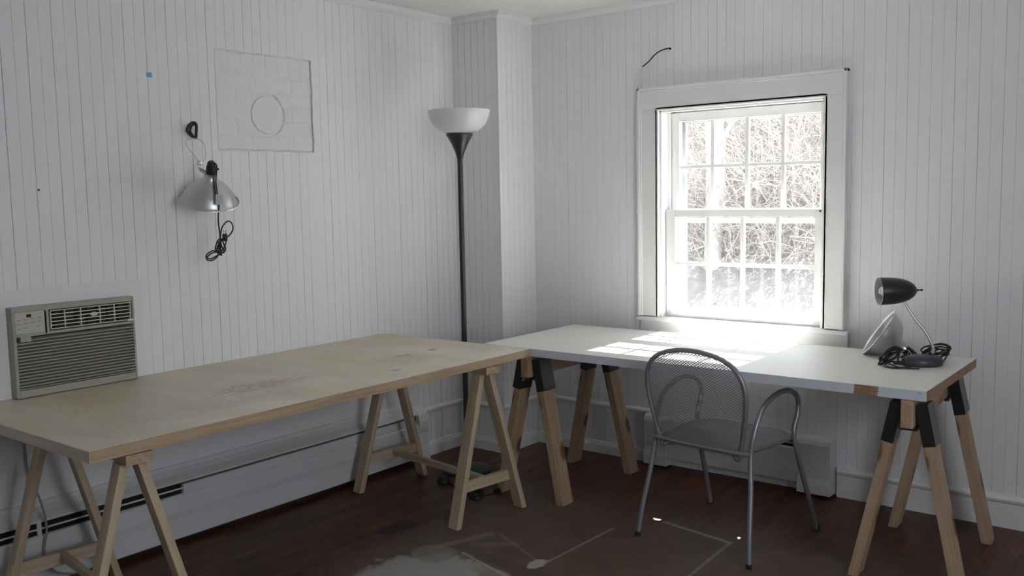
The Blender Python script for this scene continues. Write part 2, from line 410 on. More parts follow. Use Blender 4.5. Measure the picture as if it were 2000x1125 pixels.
# window in the right wall, behind the camera
bm = bmesh.new()
for a in ((RX-.02, RX, WY0-.1, WY0, WZ0-.1, WZ1+.1), (RX-.02, RX, WY1, WY1+.1, WZ0-.1, WZ1+.1), (RX-.02, RX, WY0, WY1, WZ0-.1, WZ0), (RX-.02, RX, WY0, WY1, WZ1, WZ1+.1),
          (RX+.06, RX+.09, (WY0+WY1)/2-.02, (WY0+WY1)/2+.02, WZ0, WZ1), (RX+.06, RX+.09, WY0, WY1, 1.58, 1.62)): B(bm, *a)
w2 = struct(finish('window_2', bm, M_casing, bevel=.003))
box('glass', RX+.074, RX+.078, WY0, WY1, WZ0, WZ1, M_glass, w2, bevel=0)

# crown strips
cr = [(0, 0), (.030, 0), (.026, -.018), (.012, -.034), (0, -.038)]
def crown(name, kind, a, b, m=M_trim):
    if kind == 'A': poly = [(x, H+z) for x, z in cr]; o = prism(name, poly, 'y', a, b, m)
    if kind == 'B': poly = [(-x, H+z) for x, z in cr]; o = prism(name, poly, 'x', a, b, m)
    if kind == 'CB': poly = [(BY-x, H+z) for x, z in cr]; o = prism(name, poly, 'x', a, b, m)
    if kind == 'CA': poly = [(BX+x, H+z) for x, z in cr]; o = prism(name, poly, 'y', a, b, m)
    return struct(o)
crown('trim_1', 'A', RY, BY); crown('trim_2', 'CB', .0, BX+.004); crown('trim_3', 'CA', BY-.02, 0); crown('trim_4', 'B', BX, RX)
struct(box('trim_5', BX-.004, BX+.006, BY-.006, BY+.004, .28, H-.04, M_trim, bevel=.003))
# chair-rail-height board cap, shoe and baseboards
def rail_profile(z): return [(0, z-.018), (.010, z-.016), (.018, z-.004), (.016, z+.006), (.006, z+.012), (0, z+.014)]
def shoe(h=.07): return [(0, 0), (.022, 0), (.020, h-.02), (.012, h), (0, h+.004)]
def run(name, poly, kind, a, b, m=M_trim):
    if kind == 'A': return struct(prism(name, [(x, z) for x, z in poly], 'y', a, b, m))
    if kind == 'B': return struct(prism(name, [(-x, z) for x, z in poly], 'x', a, b, m))
    if kind == 'CB': return struct(prism(name, [(BY-x, z) for x, z in poly], 'x', a, b, m))
    if kind == 'CA': return struct(prism(name, [(BX+x, z) for x, z in poly], 'y', a, b, m))
run('baseboard_left', shoe(.075), 'A', -.665, BY); run('trim_6', rail_profile(.265), 'A', -.80, BY)
run('baseboard_corner', shoe(.07), 'CB', .02, BX+.018); run('trim_7', rail_profile(.268), 'CB', .016, BX+.014)
run('baseboard_chase', shoe(.07), 'CA', BY-.02, -.02); run('trim_8', rail_profile(.27), 'CA', BY-.016, -.016)
run('baseboard_front', shoe(.065), 'B', BX+.02, 1.115); run('trim_9', rail_profile(.283), 'B', BX+.016, 1.12)
run('baseboard_right', [(0, 0), (.020, 0), (.018, .108), (.026, .116), (.030, .128), (.022, .138), (0, .142)], 'B', 2.145, RX)

# ------------------------------------------------------------------ window 1
def win():
    w = bpy.data.objects.new('window_1', None); COL.objects.link(w); w.location = (1.617, 0, .80); struct(w)
    O = (1.617, 0, .80)
    CX0, CX1, CZ1 = 1.054, 2.1676, 2.033
    bm = bmesh.new()
    def b(x0, x1, y0, y1, z0, z1): B(bm, x0-O[0], x1-O[0], y0-O[1], y1-O[1], z0-O[2], z1-O[2])
    b(CX0+.012, OX0, -.022, .004, .815, OZ1); b(OX1, CX1-.012, -.022, .004, .815, OZ1); b(CX0+.012, CX1-.012, -.022, .004, OZ1, CZ1-.012)
    finish('casing', bm, M_casing, w, bevel=.002)
    bm = bmesh.new()   # raised back band round the casing
    b(CX0, CX0+.016, -.034, .004, .815, CZ1); b(CX1-.016, CX1, -.034, .004, .815, CZ1); b(CX0, CX1, -.034, .004, CZ1-.016, CZ1)
    b(CX0+.016, CX0+.024, -.027, .0, .815, CZ1-.016); b(CX1-.024, CX1-.016, -.027, .0, .815, CZ1-.016); b(CX0+.016, CX1-.016, -.027, .0, CZ1-.024, CZ1-.016)
    finish('back_band', bm, M_casing, w, bevel=.003)
    bm = bmesh.new()   # jambs, head and stops
    b(OX0-.012, OX0+.006, -.022, .16, .80, OZ1+.01); b(OX1-.006, OX1+.012, -.022, .16, .80, OZ1+.01); b(OX0, OX1, -.022, .16, OZ1-.006, OZ1+.012)
    b(OX0, OX0+.018, -.004, .035, .80, OZ1); b(OX1-.018, OX1, -.004, .035, .80, OZ1); b(OX0, OX1, -.004, .035, OZ1-.016, OZ1)
    b(OX0, OX0+.022, .082, .094, .80, OZ1); b(OX1-.022, OX1, .082, .094, .80, OZ1)
    b(OX0, OX0+.03, .135, .16, .80, OZ1); b(OX1-.03, OX1, .135, .16, .80, OZ1); b(OX0, OX1, .135, .16, OZ1-.03, OZ1)
    finish('jamb', bm, M_sash, w, bevel=.002)
    box('stool', CX0-.004, CX1+.022, -.040, .05, .788, .812, M_casing, w, .005, O)
    box('outer_sill', OX0-.02, OX1+.02, .05, .24, .765, .800, M_casing, w, .003, O)
    bm = bmesh.new(); b(CX0+.012, CX1+.018, -.020, .0, .70, .79); b(CX0+.012, CX1+.018, -.026, .0, .695, .712)
    finish('apron', bm, M_casing, w, bevel=.003)
    def sash(name, y0, y1, z0, z1, x0, x1, st, top, bot, hm):
        nonlocal bm
        bm = bmesh.new(); ym = (y0+y1)/2
        b(x0, x0+st, y0, y1, z0, z1); b(x1-st, x1, y0, y1, z0, z1); b(x0+st, x1-st, y0, y1, z1-top, z1); b(x0+st, x1-st, y0, y1, z0, z0+bot)
        for k in (1, 2, 3):
            x = x0+st+(x1-x0-2*st)*k/4; b(x-.010, x+.010, y0+.004, y1-.006, z0+bot, z1-top)
        b(x0+st, x1-st, y0+.005, y1-.009, hm-.009, hm+.009)
        s = finish(name, bm, M_sash, w, bevel=.002)
        box('glass', x0+st-.004, x1-st+.004, ym+.003, ym+.006, z0+bot-.004, z1-top+.004, M_glass, s, 0, O)
        return s
    lo = sash('lower_sash', .040, .076, .810, 1.386, OX0+.020, OX1-.010, .054, .038, .040, 1.100)
    up_ = sash('upper_sash', .098, .132, 1.352, 1.900, OX0+.018, OX1-.012, .050, .048, .038, 1.612)
    box('sash_pin', 2.022, 2.031, .034, .040, 1.372, 1.378, M_dark, lo, 0, O)
    # aluminium storm window outside
    bm = bmesh.new()
    X0, X1 = OX0+.008, OX1-.008
    b(X0, X0+.058, .165, .195, .80, OZ1-.01); b(X1-.058, X1, .165, .195, .80, OZ1-.01); b(X0, X1, .165, .195, OZ1-.065, OZ1-.01); b(X0, X1, .165, .195, .80, .832)
    b(X0+.05, X1-.05, .168, .180, 1.312, 1.322); b(X0+.05, X1-.05, .172, .190, 1.322, 1.338)
    b(X0+.06, X0+.066, .160, .170, .83, OZ1-.07)
    s = finish('storm_frame', bm, M_storm, w, bevel=.0015)
    box('glass', X0+.05, X1-.05, .184, .187, .83, OZ1-.06, M_glass, s, 0, O)
    bm = bmesh.new()  # outside casing
    b(OX0-.10, OX0+.004, .16, .2, .76, OZ1+.10); b(OX1-.004, OX1+.10, .16, .2, .76, OZ1+.10); b(OX0-.1, OX1+.1, .16, .2, OZ1-.004, OZ1+.10)
    finish('outer_casing', bm, M_casing, w, bevel=.003)
win()

# ------------------------------------------------------------------ painted brick behind the opening
def brick():
    t0 = thing('brick_patch', 'square patch of white-painted brick exposed in the left wall, with a round capped flue hole', 'brick patch', (0, (GY0+GY1)/2, GZ0))
    bm = bmesh.new(); NY, NZ = 150, 126; g = []
    cy, cz, cr_ = -1.628, 1.875, .088
    for j in range(NZ+1):
        row = []
        for i in range(NY+1):
            y = GY0+(GY1-GY0)*i/NY; z = GZ0+(GZ1-GZ0)*j/NZ
            zz = z-GZ0+.012*noise.noise(Vector((y*3, 0, 1)))
            if zz > .345:  # top course stands on end
                lz = abs((zz-.345) - .055); ly = abs(((y-GY0) % .068)-.034); e = min(.055-lz if lz < .055 else .0, .034-ly)
            else:
                r_ = int(zz//.069); lz = (zz % .069); yy = (y-GY0+(.105 if r_ % 2 else 0)) % .21; e = min(lz, .069-lz, yy, .21-yy)
            h = min(1, max(0, e)/.009)*.0030
            h += .0025*noise.noise(Vector((y*22, z*22, 0))) + .0014*noise.noise(Vector((y*70, z*70, 3)))
            rr = sqrt(((y-cy)/1.0)**2+(z-cz)**2)
            if rr < cr_+.012: h = -.004
            ed = min(i, NY-i, j, NZ-j)
            if ed < 2: h -= .003
            row.append(bm.verts.new((-.0085+h, y-t0.location.y, z-GZ0)))
        g.append(row)
    for j in range(NZ):
        for i in range(NY): bm.faces.new((g[j][i], g[j][i+1], g[j+1][i+1], g[j+1][i]))
    finish('brickwork', bm, M_brick, t0, smooth='all')
    bm = bmesh.new()
    LA(bm, [(0, .0), (.084, .0), (.087, -.003), (.087, -.012)], (-.005, cy-t0.location.y, cz-GZ0), (1, 0, 0), 48)
    for v_ in bm.verts: v_.co.y = (v_.co.y-(cy-t0.location.y))*1.0+(cy-t0.location.y)
    finish('flue_cover', bm, M_brick, t0, smooth=True)
    bm = bmesh.new()  # ragged paint lip round the opening
    pts = []
    for a, b_, n_ in (((GY0, GZ0), (GY1, GZ0), 16), ((GY1, GZ0), (GY1, GZ1), 14), ((GY1, GZ1), (GY0, GZ1), 16), ((GY0, GZ1), (GY0, GZ0), 14)):
        for k in range(n_):
            s = k/n_; pts.append((.000+random.uniform(-.001, .0012), a[0]+(b_[0]-a[0])*s+random.uniform(-.003, .003)-t0.location.y, a[1]+(b_[1]-a[1])*s+random.uniform(-.003, .003)-GZ0))
    T(bm, pts, .0028, 6, closed=True); finish('paint_lip', bm, M_trim, t0, smooth=True)
brick()

# ------------------------------------------------------------------ baseboard heaters
def heater(name, label, loc, rz, L, prof, slots, cap_l, cap_r, sg=-1):
    """local: x along the wall, y negative into the room"""
    t0 = thing(name, label, 'baseboard heater', loc, rz)
    bm = bmesh.new(); PR(bm, [(sg*d, z) for d, z in prof['top']], 'x', cap_l, L-cap_r); finish('top_cover', bm, M_heater, t0, bevel=.002)
    bm = bmesh.new(); PR(bm, [(sg*d, z) for d, z in prof['front']], 'x', cap_l, L-cap_r); finish('front_panel', bm, M_heater, t0, bevel=.002)
    bm = bmesh.new(); PR(bm, [(sg*d, z) for d, z in prof['core']], 'x', cap_l, L-cap_r); finish('dark_core', bm, M_dark, t0)
    for (a, b_, z0, z1, d) in slots:
        bm = bmesh.new(); B(bm, a, b_, -d-.004, -d+.006, z0, z1); finish('damper_blade', bm, M_heater, t0, bevel=.001)
    for a, b_ in ((0, cap_l), (L-cap_r, L)):
        if b_-a > .01: bm = bmesh.new(); PR(bm, [(sg*d, z) for d, z in prof['cap']], 'x', a, b_); finish('end_cap', bm, M_heater, t0, bevel=.004)
    return t0
# along the left wall: local x runs towards -Y
Lh = 4.4
pA = dict(top=[(0, .335), (.012, .335), (.020, .318), (.040, .300), (.066, .288), (.080, .280), (.080, .272), (.070, .272), (.0, .272)],
          front=[(.076, .222), (.084, .214), (.084, .150), (.078, .120), (.074, .028), (.062, .028), (.062, .222)],
          core=[(0, .03), (.058, .03), (.060, .272), (0, .272)],
          cap=[(0, .335), (.016, .335), (.024, .312), (.052, .300), (.082, .275), (.094, .240), (.094, .2), (.086, .17), (.088, .09), (.096, .05), (.098, .0), (0, .0)])
h = heater('baseboard_heater', 'long white baseboard heater running along the left wall under the plywood table', (0, -.69, 0), -pi/2, Lh, pA, [], .075, .02, 1)
M_h = h
bm = bmesh.new(); B(bm, .16, 1.53, .060, .080, .222, .2625); o = finish('closed_damper', bm, M_heater, h, bevel=.001)
bm = bmesh.new(); B(bm, 1.53, Lh-.05, .072, .079, .244, .2505)
for x in (2.14, 2.9, 3.6): B(bm, x-.008, x+.008, .068, .080, .220, .273)
finish('damper_blade', bm, M_heater, h, bevel=.001)
# under the window
pB = dict(top=[(0, .283), (.052, .283), (.066, .274), (.070, .262), (.062, .262), (.0, .262)],
          front=[(.070, .228), (.078, .222), (.078, .12), (.070, .055), (.060, .055), (.060, .228)],
          core=[(0, .06), (.05, .06), (.052, .262), (0, .262)],
          cap=[(0, .285), (.056, .285), (.074, .276), (.082, .255), (.082, .15), (.078, .09), (.086, .06), (.086, .012), (0, .012)])
h2 = heater('baseboard_heater', 'short white baseboard heater on the window wall behind the mesh chair', (1.115, 0, 0), 0, 1.02, pB, [(.30, .83, .2435, .2485, .068)], .14, .165)
bm = bmesh.new(); B(bm, .14, .30, -.074, -.056, .230, .260); finish('closed_damper', bm, M_heater, h2, bevel=.001)

# ------------------------------------------------------------------ flat board round the air conditioner, and the unit
struct(box('trim_10', -.002, .006, -3.9, -2.315, .335, 1.158, M_trim, bevel=.001))
struct(box('trim_11', -.002, .005, -2.315, -.80, .335, .70, M_trim, bevel=.001))
def ac():
    Y0, Y1, Z0, Z1, X = -2.885, -2.380, .752, 1.095, .052
    YS = -2.864
    t0 = thing('air_conditioner', 'beige through-wall air conditioner with louvred front above the left end of the plywood table', 'air conditioner', (0, (Y0+Y1)/2, Z0))
    oy, oz = t0.location.y, Z0
    def b(bm, x0, x1, y0, y1, z0, z1, mi=0): B(bm, x0, x1, y0-oy, y1-oy, z0-oz, z1-oz, mi)
    bm = bmesh.new()  # housing with an open front field
    b(bm, -.10, .012, YS, Y1, Z0, Z1)
    fr = .009
    b(bm, .012, X, YS, Y0+.034, Z0, Z1); b(bm, .012, X, Y1-fr, Y1, Z0, Z1)
    b(bm, .012, X, Y0+.033, Y1-fr, Z1-.020, Z1); b(bm, .012, X, Y0+.033, Y1-fr, Z0, Z0+.035)
    b(bm, .012, X, Y0+.033, Y0+.150, .982, Z1-.018)
    b(bm, .012, X, Y0+.150, Y1-fr, .982, .9935); b(bm, .012, X, Y0+.138, Y0+.158, .985, Z1-.015)
    b(bm, .012, X, Y0+.047, Y0+.088, .962, .984)
    finish('housing', bm, M_acb, t0, bevel=.003)
    bm = bmesh.new(); b(bm, .012, .016, Y0+.033, Y1-fr, Z0+.02, Z1-.02); finish('recess', bm, M_acd, t0)
    bm = bmesh.new(); n_ = 16; z = .974; step = (.974-.788)/(n_-1)
    for k in range(n_):
        zc = .974-k*step; y0 = Y0+.033 if k > 0 else Y0+.088
        if k == 0: pass
        poly = [(.020, zc-.0015), (X-.002, zc-.0082), (X, zc-.0072), (X, zc-.004), (.030, zc+.001)]
        A = [bm.verts.new((x, y0-oy, zz-oz)) for x, zz in poly]; Bv = [bm.verts.new((x, Y1-.007-oy, zz-oz)) for x, zz in poly]
        bm.faces.new(A); bm.faces.new(Bv[::-1])
        for i in range(5): bm.faces.new((A[i], Bv[i], Bv[(i+1) % 5], A[(i+1) % 5]))
    finish('front_louvres', bm, M_acb, t0)
    cp = bmesh.new(); b(cp, X-.002, X+.003, Y0+.030, Y0+.138, .995, 1.076); p = finish('control_panel', cp, M_acp, t0, bevel=.002)
    bm = bmesh.new(); b(bm, X+.003, X+.004, Y0+.073, Y0+.090, 1.056, 1.067); finish('display', bm, M_disp, p)
    bm = bmesh.new()
    for (yy, zz, w_) in ((.035, 1.045, .016), (.062, 1.047, .014), (.092, 1.048, .010), (.112, 1.050, .016), (.034, 1.030, .018), (.060, 1.032, .016), (.086, 1.034, .016), (.112, 1.036, .014),
                         (.036, 1.012, .014), (.060, 1.014, .014), (.108, 1.018, .014)):
        b(bm, X+.003, X+.0036, Y0+yy, Y0+yy+w_, zz, zz+.003)
    b(bm, X+.003, X+.0036, Y0+.079, Y0+.083, 1.004, 1.007)
    finish('buttons', bm, M_ink, p)
    # grille of the outlet: thin wires with an oval badge
    VY0, VY1, VZ0, VZ1 = Y0+.166, Y1-.012, 1.000, 1.070
    bm = bmesh.new()
    for k in range(6):
        z = VZ0+(VZ1-VZ0)*k/5; b(bm, X-.010, X-.004, VY0, VY1, z-.0018, z+.0018)
    for y in (VY0, VY0+.055, VY0+.118, VY0+.196, VY0+.256, VY1-.003): b(bm, X-.012, X-.0045, y-.0018, y+.0018, VZ0, VZ1)
    g = finish('outlet_grille', bm, M_acv, t0, bevel=.0006)
    bm = bmesh.new(); LA(bm, [(0, .002), (.0065, .0015), (.008, 0), (.008, -.002)], (0, 0, 0), (1, 0, 0), 24)
    for v_ in bm.verts: v_.co.y *= 1.9; v_.co += Vector((X-.003, VY0+.170-oy, 1.040-oz))
    finish('badge', bm, M_acv, g, smooth=True)
    bm = bmesh.new(); b(bm, X-.012, X+.001, VY1-.020, VY1+.006, .9945, 1.003); finish('vent_tab', bm, M_paper, g, bevel=.002)
    for k in range(7):
        bm = bmesh.new(); y = VY0+.02+k*.043; b(bm, .018, .036, y, y+.002, 1.0, 1.068); finish('vent_vane', bm, M_acd, t0)
    cd_ = thing('hanging_wire', 'thin beige cord hanging down the left wall over the heater below the air conditioner', 'cord', (0, -2.84, .06))
    tube('wire', [Vector(p)-Vector((0, -2.84, .06)) for p in ((.004, -2.84, .66), (.02, -2.838, .60), (.03, -2.835, .47), (.10, -2.826, .35), (.105, -2.815, .25), (.105, -2.83, .15), (.12, -2.80, .08), (.15, -2.74, .06))], .004, mat('beige_cord', (.30, .29, .26), .6), cd_)
ac()

# ------------------------------------------------------------------ plywood table: top on two trestles
def birch_top():
    t0 = thing('plywood_tabletop', 'pale tan plywood tabletop with paint stains, lying on two wooden trestles along the left wall', 'tabletop', (0, 0, .713))
    box('board', .0005, .9866, -3.069, -.9215, 0, .0365, M_tan, t0, .0015)
    M = M_edge
    board('front_edge', (.988, -3.069, .018), (.988, -.9215, .018), .036, .004, M, t0, (0, 0, 1), .0005)
    board('end_edge', (.0, -3.071, .018), (.9885, -3.071, .018), .036, .004, wood('pale_edge_wood', (.62, .55, .48), (.52, .44, .36), knots=False), t0, (0, 0, 1), .0005)
birch_top()
def trestle(loc, rz, label):
    t0 = thing('trestle', label, 'trestle', loc, rz, None)
    tp = .710
    for sx in (1, -1):
        for sy in (1, -1): leg_board('leg', (sx*.355, sy*.026, tp-.036), (sx*.375, sy*.205, 0), .062, .027, M_pine2, t0, (1, 0, 0))
        board('crossbar', (sx*.352, -.175, .165), (sx*.352, .175, .165), .050, .020, M_pine2, t0, (0, 0, 1))
    board('top_beam', (-.43, .008, tp-.018), (.42, .008, tp-.018), .085, .034, M_edge, t0, (0, 1, 0))
    board('stretcher', (-.345, 0, .175), (.345, 0, .175), .030, .022, M_pine2, t0, (0, 0, 1))
    return t0
trestle((.575, -1.155, 0), radians(-8), 'pale wooden trestle under the right end of the plywood table, beside the floor lamp')
trestle((.570, -2.865, 0), radians(-8), 'pale wooden trestle under the left end of the plywood table, below the air conditioner')

# ------------------------------------------------------------------ white door-slab table on two sawhorses
def white_top():
    X0, X1, Y0, Y1 = .692, 2.762, -.9185, -.1234
    t0 = thing('door_slab_tabletop', 'white-painted door slab tabletop with a chipped front edge, lying on sawhorses under the window', 'tabletop', (1.7, -.52, .713))
    poly = [(X0, Y0), (X1, Y0), (X1, Y1)]
    poly += [(2.012+.030*cos(a), Y1-.032*sin(a)) for a in [pi*k/10 for k in range(11)]]
    poly += [(1.597+.026*cos(a), Y1-.026*sin(a)) for a in [pi*k/10 for k in range(11)]]
    poly += [(X0, Y1)]
    bm = bmesh.new(); A, Bv = PR(bm, [(x-1.7, y+.52) for x, y in poly], 'z', 0, .037)
    bmesh.ops.recalc_face_normals(bm, faces=bm.faces)
    for f in bm.faces:
        n_ = f.normal
        if abs(n_.z) > .5: f.material_index = 0
        elif n_.x > .9 and f.calc_center_median().x > 1: f.material_index = 2
        elif n_.y < -.9: f.material_index = 1
        else: f.material_index = 0
    finish('slab', bm, M_white, t0, mats=[M_white, M_slabedge, M_slabwood])
    bpy.context.view_layer.update()
white_top()
def sawhorse(x, label, rz=0, y0=-.915, y1=-.19, ny=-.835, fy=-.255, sp=.185):
    t0 = thing('sawhorse', label, 'sawhorse', (x, (y0+y1)/2, 0), rz); oy = t0.location.y
    board('beam', (0, y0-oy, .657), (0, y1-oy, .657), .106, .044, M_pine, t0, (0, 0, 1), .004)
    for yy, sgn in ((ny, -1), (fy, 1)):
        brk = bmesh.new()
        for s in (-1, 1):
            top = Vector((s*.043, yy-oy, .690)); foot = Vector((s*sp, yy-oy+sgn*.02, 0))
            leg_board('leg', top-Vector((0, 0, .02)), foot, .089, .038, M_pine, t0, (0, 1, 0))
            x_, y_, d_ = frame_of(foot-top, (0, 1, 0)); ln = .155
            # folded sheet sleeve round the leg top
            w_, h_ = .0485, .0225; ring = []
            for q in (0, ln):
                c0 = top + d_*q
                tuck = .0 if q else 0
                ring.append([brk.verts.new(c0+x_*w_*a+y_*h_*b_) for a, b_ in ((-1, -1), (1, -1), (1, 1), (-1, 1))])
            for i in range(4): brk.faces.new((ring[0][i], ring[0][(i+1) % 4], ring[1][(i+1) % 4], ring[1][i]))
            brk.faces.new(ring[0])
            ri = [brk.verts.new(v_.co*1.0 - (x_*((v_.co-(top+d_*ln)).dot(x_))*.06+y_*((v_.co-(top+d_*ln)).dot(y_))*.14)) for v_ in ring[1]]
            for i in range(4): brk.faces.new((ring[1][i], ring[1][(i+1) % 4], ri[(i+1) % 4], ri[i]))
        # saddle under the beam
        B(brk, -.030, .030, yy-oy-.045, yy-oy+.045, .590, .602)
        b_ = finish('bracket', brk, M_brownb, t0, recalc=True, bevel=.0015)
        for s in (-1, 1): lathe('wing_bolt', [(0, .004), (.006, .003), (.007, 0)], M_steel, b_, (s*.068, yy-oy+.01, .640), (s, 0, .25), 14)
    return t0
sawhorse(.945, 'pine sawhorse with black brackets beside the tabletop corner where the two tables meet')
sawhorse(2.678, 'pine sawhorse with black brackets under the right end of the white table', radians(2.6))

# ------------------------------------------------------------------ chair
def chair():
    t0 = thing('mesh_armchair', 'silver-grey metal mesh armchair with round back, pushed up to the white table', 'chair', (1.894, -1.0395, 0), radians(-6.5))
    def hoop(s):   # local x,z outline of the back from left foot of the hoop to right, y by lean
        pass
    outline = [(-.185, .415), (-.208, .50), (-.229, .60), (-.236, .68), (-.222, .745), (-.178, .797), (-.100, .828), (.0, .838), (.100, .828), (.178, .797), (.222, .745), (.236, .68), (.229, .60), (.208, .50), (.185, .415)]
    ly = lambda z: .060-(z-.43)*.15
    R = .0105
    hp = [(-.150, .085, .418), (-.172, .062, .414)]+[(x, ly(z), z) for x, z in outline]+[(.172, .062, .414), (.150, .085, .418)]
    tube('back_hoop', hp, R, M_chair, t0, n=6, seg=12)
    # back mesh: thin crossed strands clipped by the hoop, slightly dished
    path = catmull([(x, 0, z) for x, z in outline], 6)
    def halfw(z):
        best = 0
        for a, b_ in zip(path, path[1:]):
            if (a.z-z)*(b_.z-z) <= 0 and a.z != b_.z:
                s = (z-a.z)/(b_.z-a.z); best = max(best, abs(a.x+(b_.x-a.x)*s))
        return best
    def inside(x, z): return .412 < z < .837 and abs(x) < halfw(z)-.002
    def strands(bm, u0, u1, v0, v1, ins, pos, nrm, pitch=.0088, wd=.0013, step=.006, ang=.58):
        for sgn in (-1, 1):
            dx, dz = cos(ang), sgn*sin(ang); px, pz = -dz, dx
            L = math.hypot(u1-u0, v1-v0); n_ = int(L/pitch)
            cx, cz = (u0+u1)/2, (v0+v1)/2
            for k in range(-n_//2-1, n_//2+2):
                run_ = []; 
                for j in range(int(-L/2/step)-1, int(L/2/step)+2):
                    u = cx+px*k*pitch+dx*j*step; v_ = cz+pz*k*pitch+dz*j*step
                    if ins(u, v_): run_.append((u, v_))
                    else:
                        if len(run_) > 1: emit(bm, run_, pos, nrm, wd, px, pz, sgn)
                        run_ = []
                if len(run_) > 1: emit(bm, run_, pos, nrm, wd, px, pz, sgn)
    def emit(bm, pts, pos, nrm, wd, px, pz, sgn):
        prev = None
        for u, v_ in pts:
            c0 = pos(u-px*wd, v_-pz*wd); c1 = pos(u+px*wd, v_+pz*wd); n_ = nrm*(.0006)
            ring = [bm.verts.new(c0-n_), bm.verts.new(c1-n_), bm.verts.new(c1+n_), bm.verts.new(c0+n_)]
            if prev:
                for i in range(4): bm.faces.new((prev[i], prev[(i+1) % 4], ring[(i+1) % 4], ring[i]))
            prev = ring
    bm = bmesh.new()
    def posb(x, z):
        dish = .030*max(0, 1-(x/.235)**2)*min(1, (z-.40)/.12)
        return Vector((x, ly(z)-dish, z))
    strands(bm, -.24, .24, .41, .84, inside, posb, Vector((0, 1, .15)).normalized())
    finish('back_mesh', bm, M_mesh, t0, recalc=False)
    # seat
    sw = lambda y: .195+.035*sin(min(1, max(0, (y-.04)/.30))*pi/2) if y < .36 else .230*sqrt(max(0, 1-((y-.36)/.175)**2))
    so = []
    ys = [.045+.315*k/8 for k in range(9)]+[.36+.175*sin(pi/2*k/8) for k in range(1, 9)]
    zt = lambda x, y: .438 - .016*max(0, 1-(x/.23)**2)*sin(min(1, max(0, (y-.04)/.46))*pi) - .020*max(0, (y-.42)/.115)**2
    right = [(sw(y), y) for y in ys]; left = [(-sw(y), y) for y in ys[:-1]][::-1]
    loop = [(x, y, zt(x, y)) for x, y in right+left]
    tube('seat_rim', loop, .0085, M_chair, t0, n=4, seg=10, closed=True)
    def ins2(x, y): return .050 < y < .531 and abs(x) < sw(y)-.001
    bm = bmesh.new(); strands(bm, -.235, .235, .04, .54, ins2, lambda x, y: Vector((x, y, zt(x, y)+.003)), Vector((0, 0, 2.2)), pitch=.0074)
    finish('seat_mesh', bm, M_mesh, t0, recalc=False)
    for s in (1, -1):
        pts = [(.270, -.002, .004), (.260, .016, .12), (.244, .052, .28), (.230, .074, .42), (.235, .088, .51), (.240, .135, .598), (.242, .220, .643), (.243, .320, .655), (.242, .405, .630), (.241, .440, .588), (.240, .436, .535), (.239, .412, .484), (.240, .412, .43), (.247, .440, .34), (.257, .505, .17), (.268, .566, .004)]
        tube('leg_and_arm', [(s*x, y, z) for x, y, z in pts], .0110, M_chair, t0, n=6, seg=12)
        for x, y in ((.270, -.003), (.268, .567)):
            lathe('foot_cap', [(0, 0), (.0125, 0), (.0125, .018), (.0105, .02)], M_rubber, t0, (s*x, y, 0), seg=14)
    tube('seat_brace', [(-.234, .412, .432), (-.12, .405, .405), (.12, .405, .405), (.234, .412, .432)], .007, M_chair, t0)
chair()

# ------------------------------------------------------------------ cord bundles
def bundle(c, u, v, rad, turns, w=.3, seed=1, up_=(0, 0, 0.0)):
    rr = random.Random(seed); c, u, v = Vector(c), Vector(u).normalized(), Vector(v).normalized(); n_ = u.cross(v); pts = []
    for k in range(turns*10):
        a = 2*pi*k/10; r = rad*(.75+.3*rr.random()); lobe = .55+.45*abs(cos(a/2+turns))
        pts.append(c+u*cos(a)*r+v*sin(a)*r*w*1.6*lobe+n_*rr.uniform(-.25, .25)*rad+v*rad*.25*sin(k*.37))
    return pts

# ------------------------------------------------------------------ floor lamp
def floor_lamp():
    P = (.388, -.712, 0)
    t0 = thing('floor_lamp', 'tall black torchiere floor lamp with frosted white bowl, standing in the corner behind the tables', 'floor lamp', P)
    lathe('base', [(0, 0), (.128, 0), (.132, .006), (.128, .014), (.09, .022), (.03, .030), (.018, .045), (.0145, .06), (0, .06)], M_teal, t0)
    lathe('pole', [(.0145, .04), (.0145, 1.700), (0, 1.700)], M_blackm, t0, seg=20)
    lathe('pole_joint', [(.0155, .60), (.0160, .605), (.0160, .625), (.0155, .63)], M_blackm, t0, seg=20)
    lathe('flared_socket', [(0, 1.68), (.0150, 1.672), (.0165, 1.680), (.026, 1.712), (.044, 1.752), (.066, 1.792), (.070, 1.797), (.070, 1.802), (0, 1.802)], M_blackm, t0)
    prof = [(.030, 1.803), (.068, 1.806), (.105, 1.822), (.135, 1.848), (.152, 1.880), (.160, 1.912), (.163, 1.924)]
    inner = [(r-.004, z+.003 if i < 6 else z) for i, (r, z) in enumerate(prof)][::-1]
    lathe('bowl_shade', [(0, 1.803)]+prof+inner+[(0, 1.807)], M_bowl, t0, seg=56)
    o = Vector(P)
    pts = [Vector((.0, -.10, .012)), Vector((-.02, -.16, .005)), Vector((.03, -.22, .005)), Vector((.14, -.25, .005)), Vector((.26, -.29, .006)), Vector((.32, -.33, .008))]
    pts += [p-o for p in bundle((.73, -1.03, .022), (.6, -.5, 0), (.5, .6, .25), .045, 4, .45, 3)]
    pts += [Vector((.38, -.24, .008)), Vector((.385, -.18, .010))]
    bm = bmesh.new(); T(bm, catmull(pts, 4), .0042, 7); finish('power_cord', bm, M_cord, t0, smooth=True)
    lathe('plug', [(0, 0), (.010, 0), (.014, .012), (.013, .028), (0, .034)], M_cord, t0, (.36, -.215, .015), (.6, .5, .05), 14)
    bm = bmesh.new(); LA(bm, [(0, .034), (.020, .033), (.030, .024), (.034, .010), (.034, 0), (0, 0)], (.035, -.228, 0), (0, 0, 1), 24); finish('foot_switch', bm, M_black, t0, smooth=True)
floor_lamp()

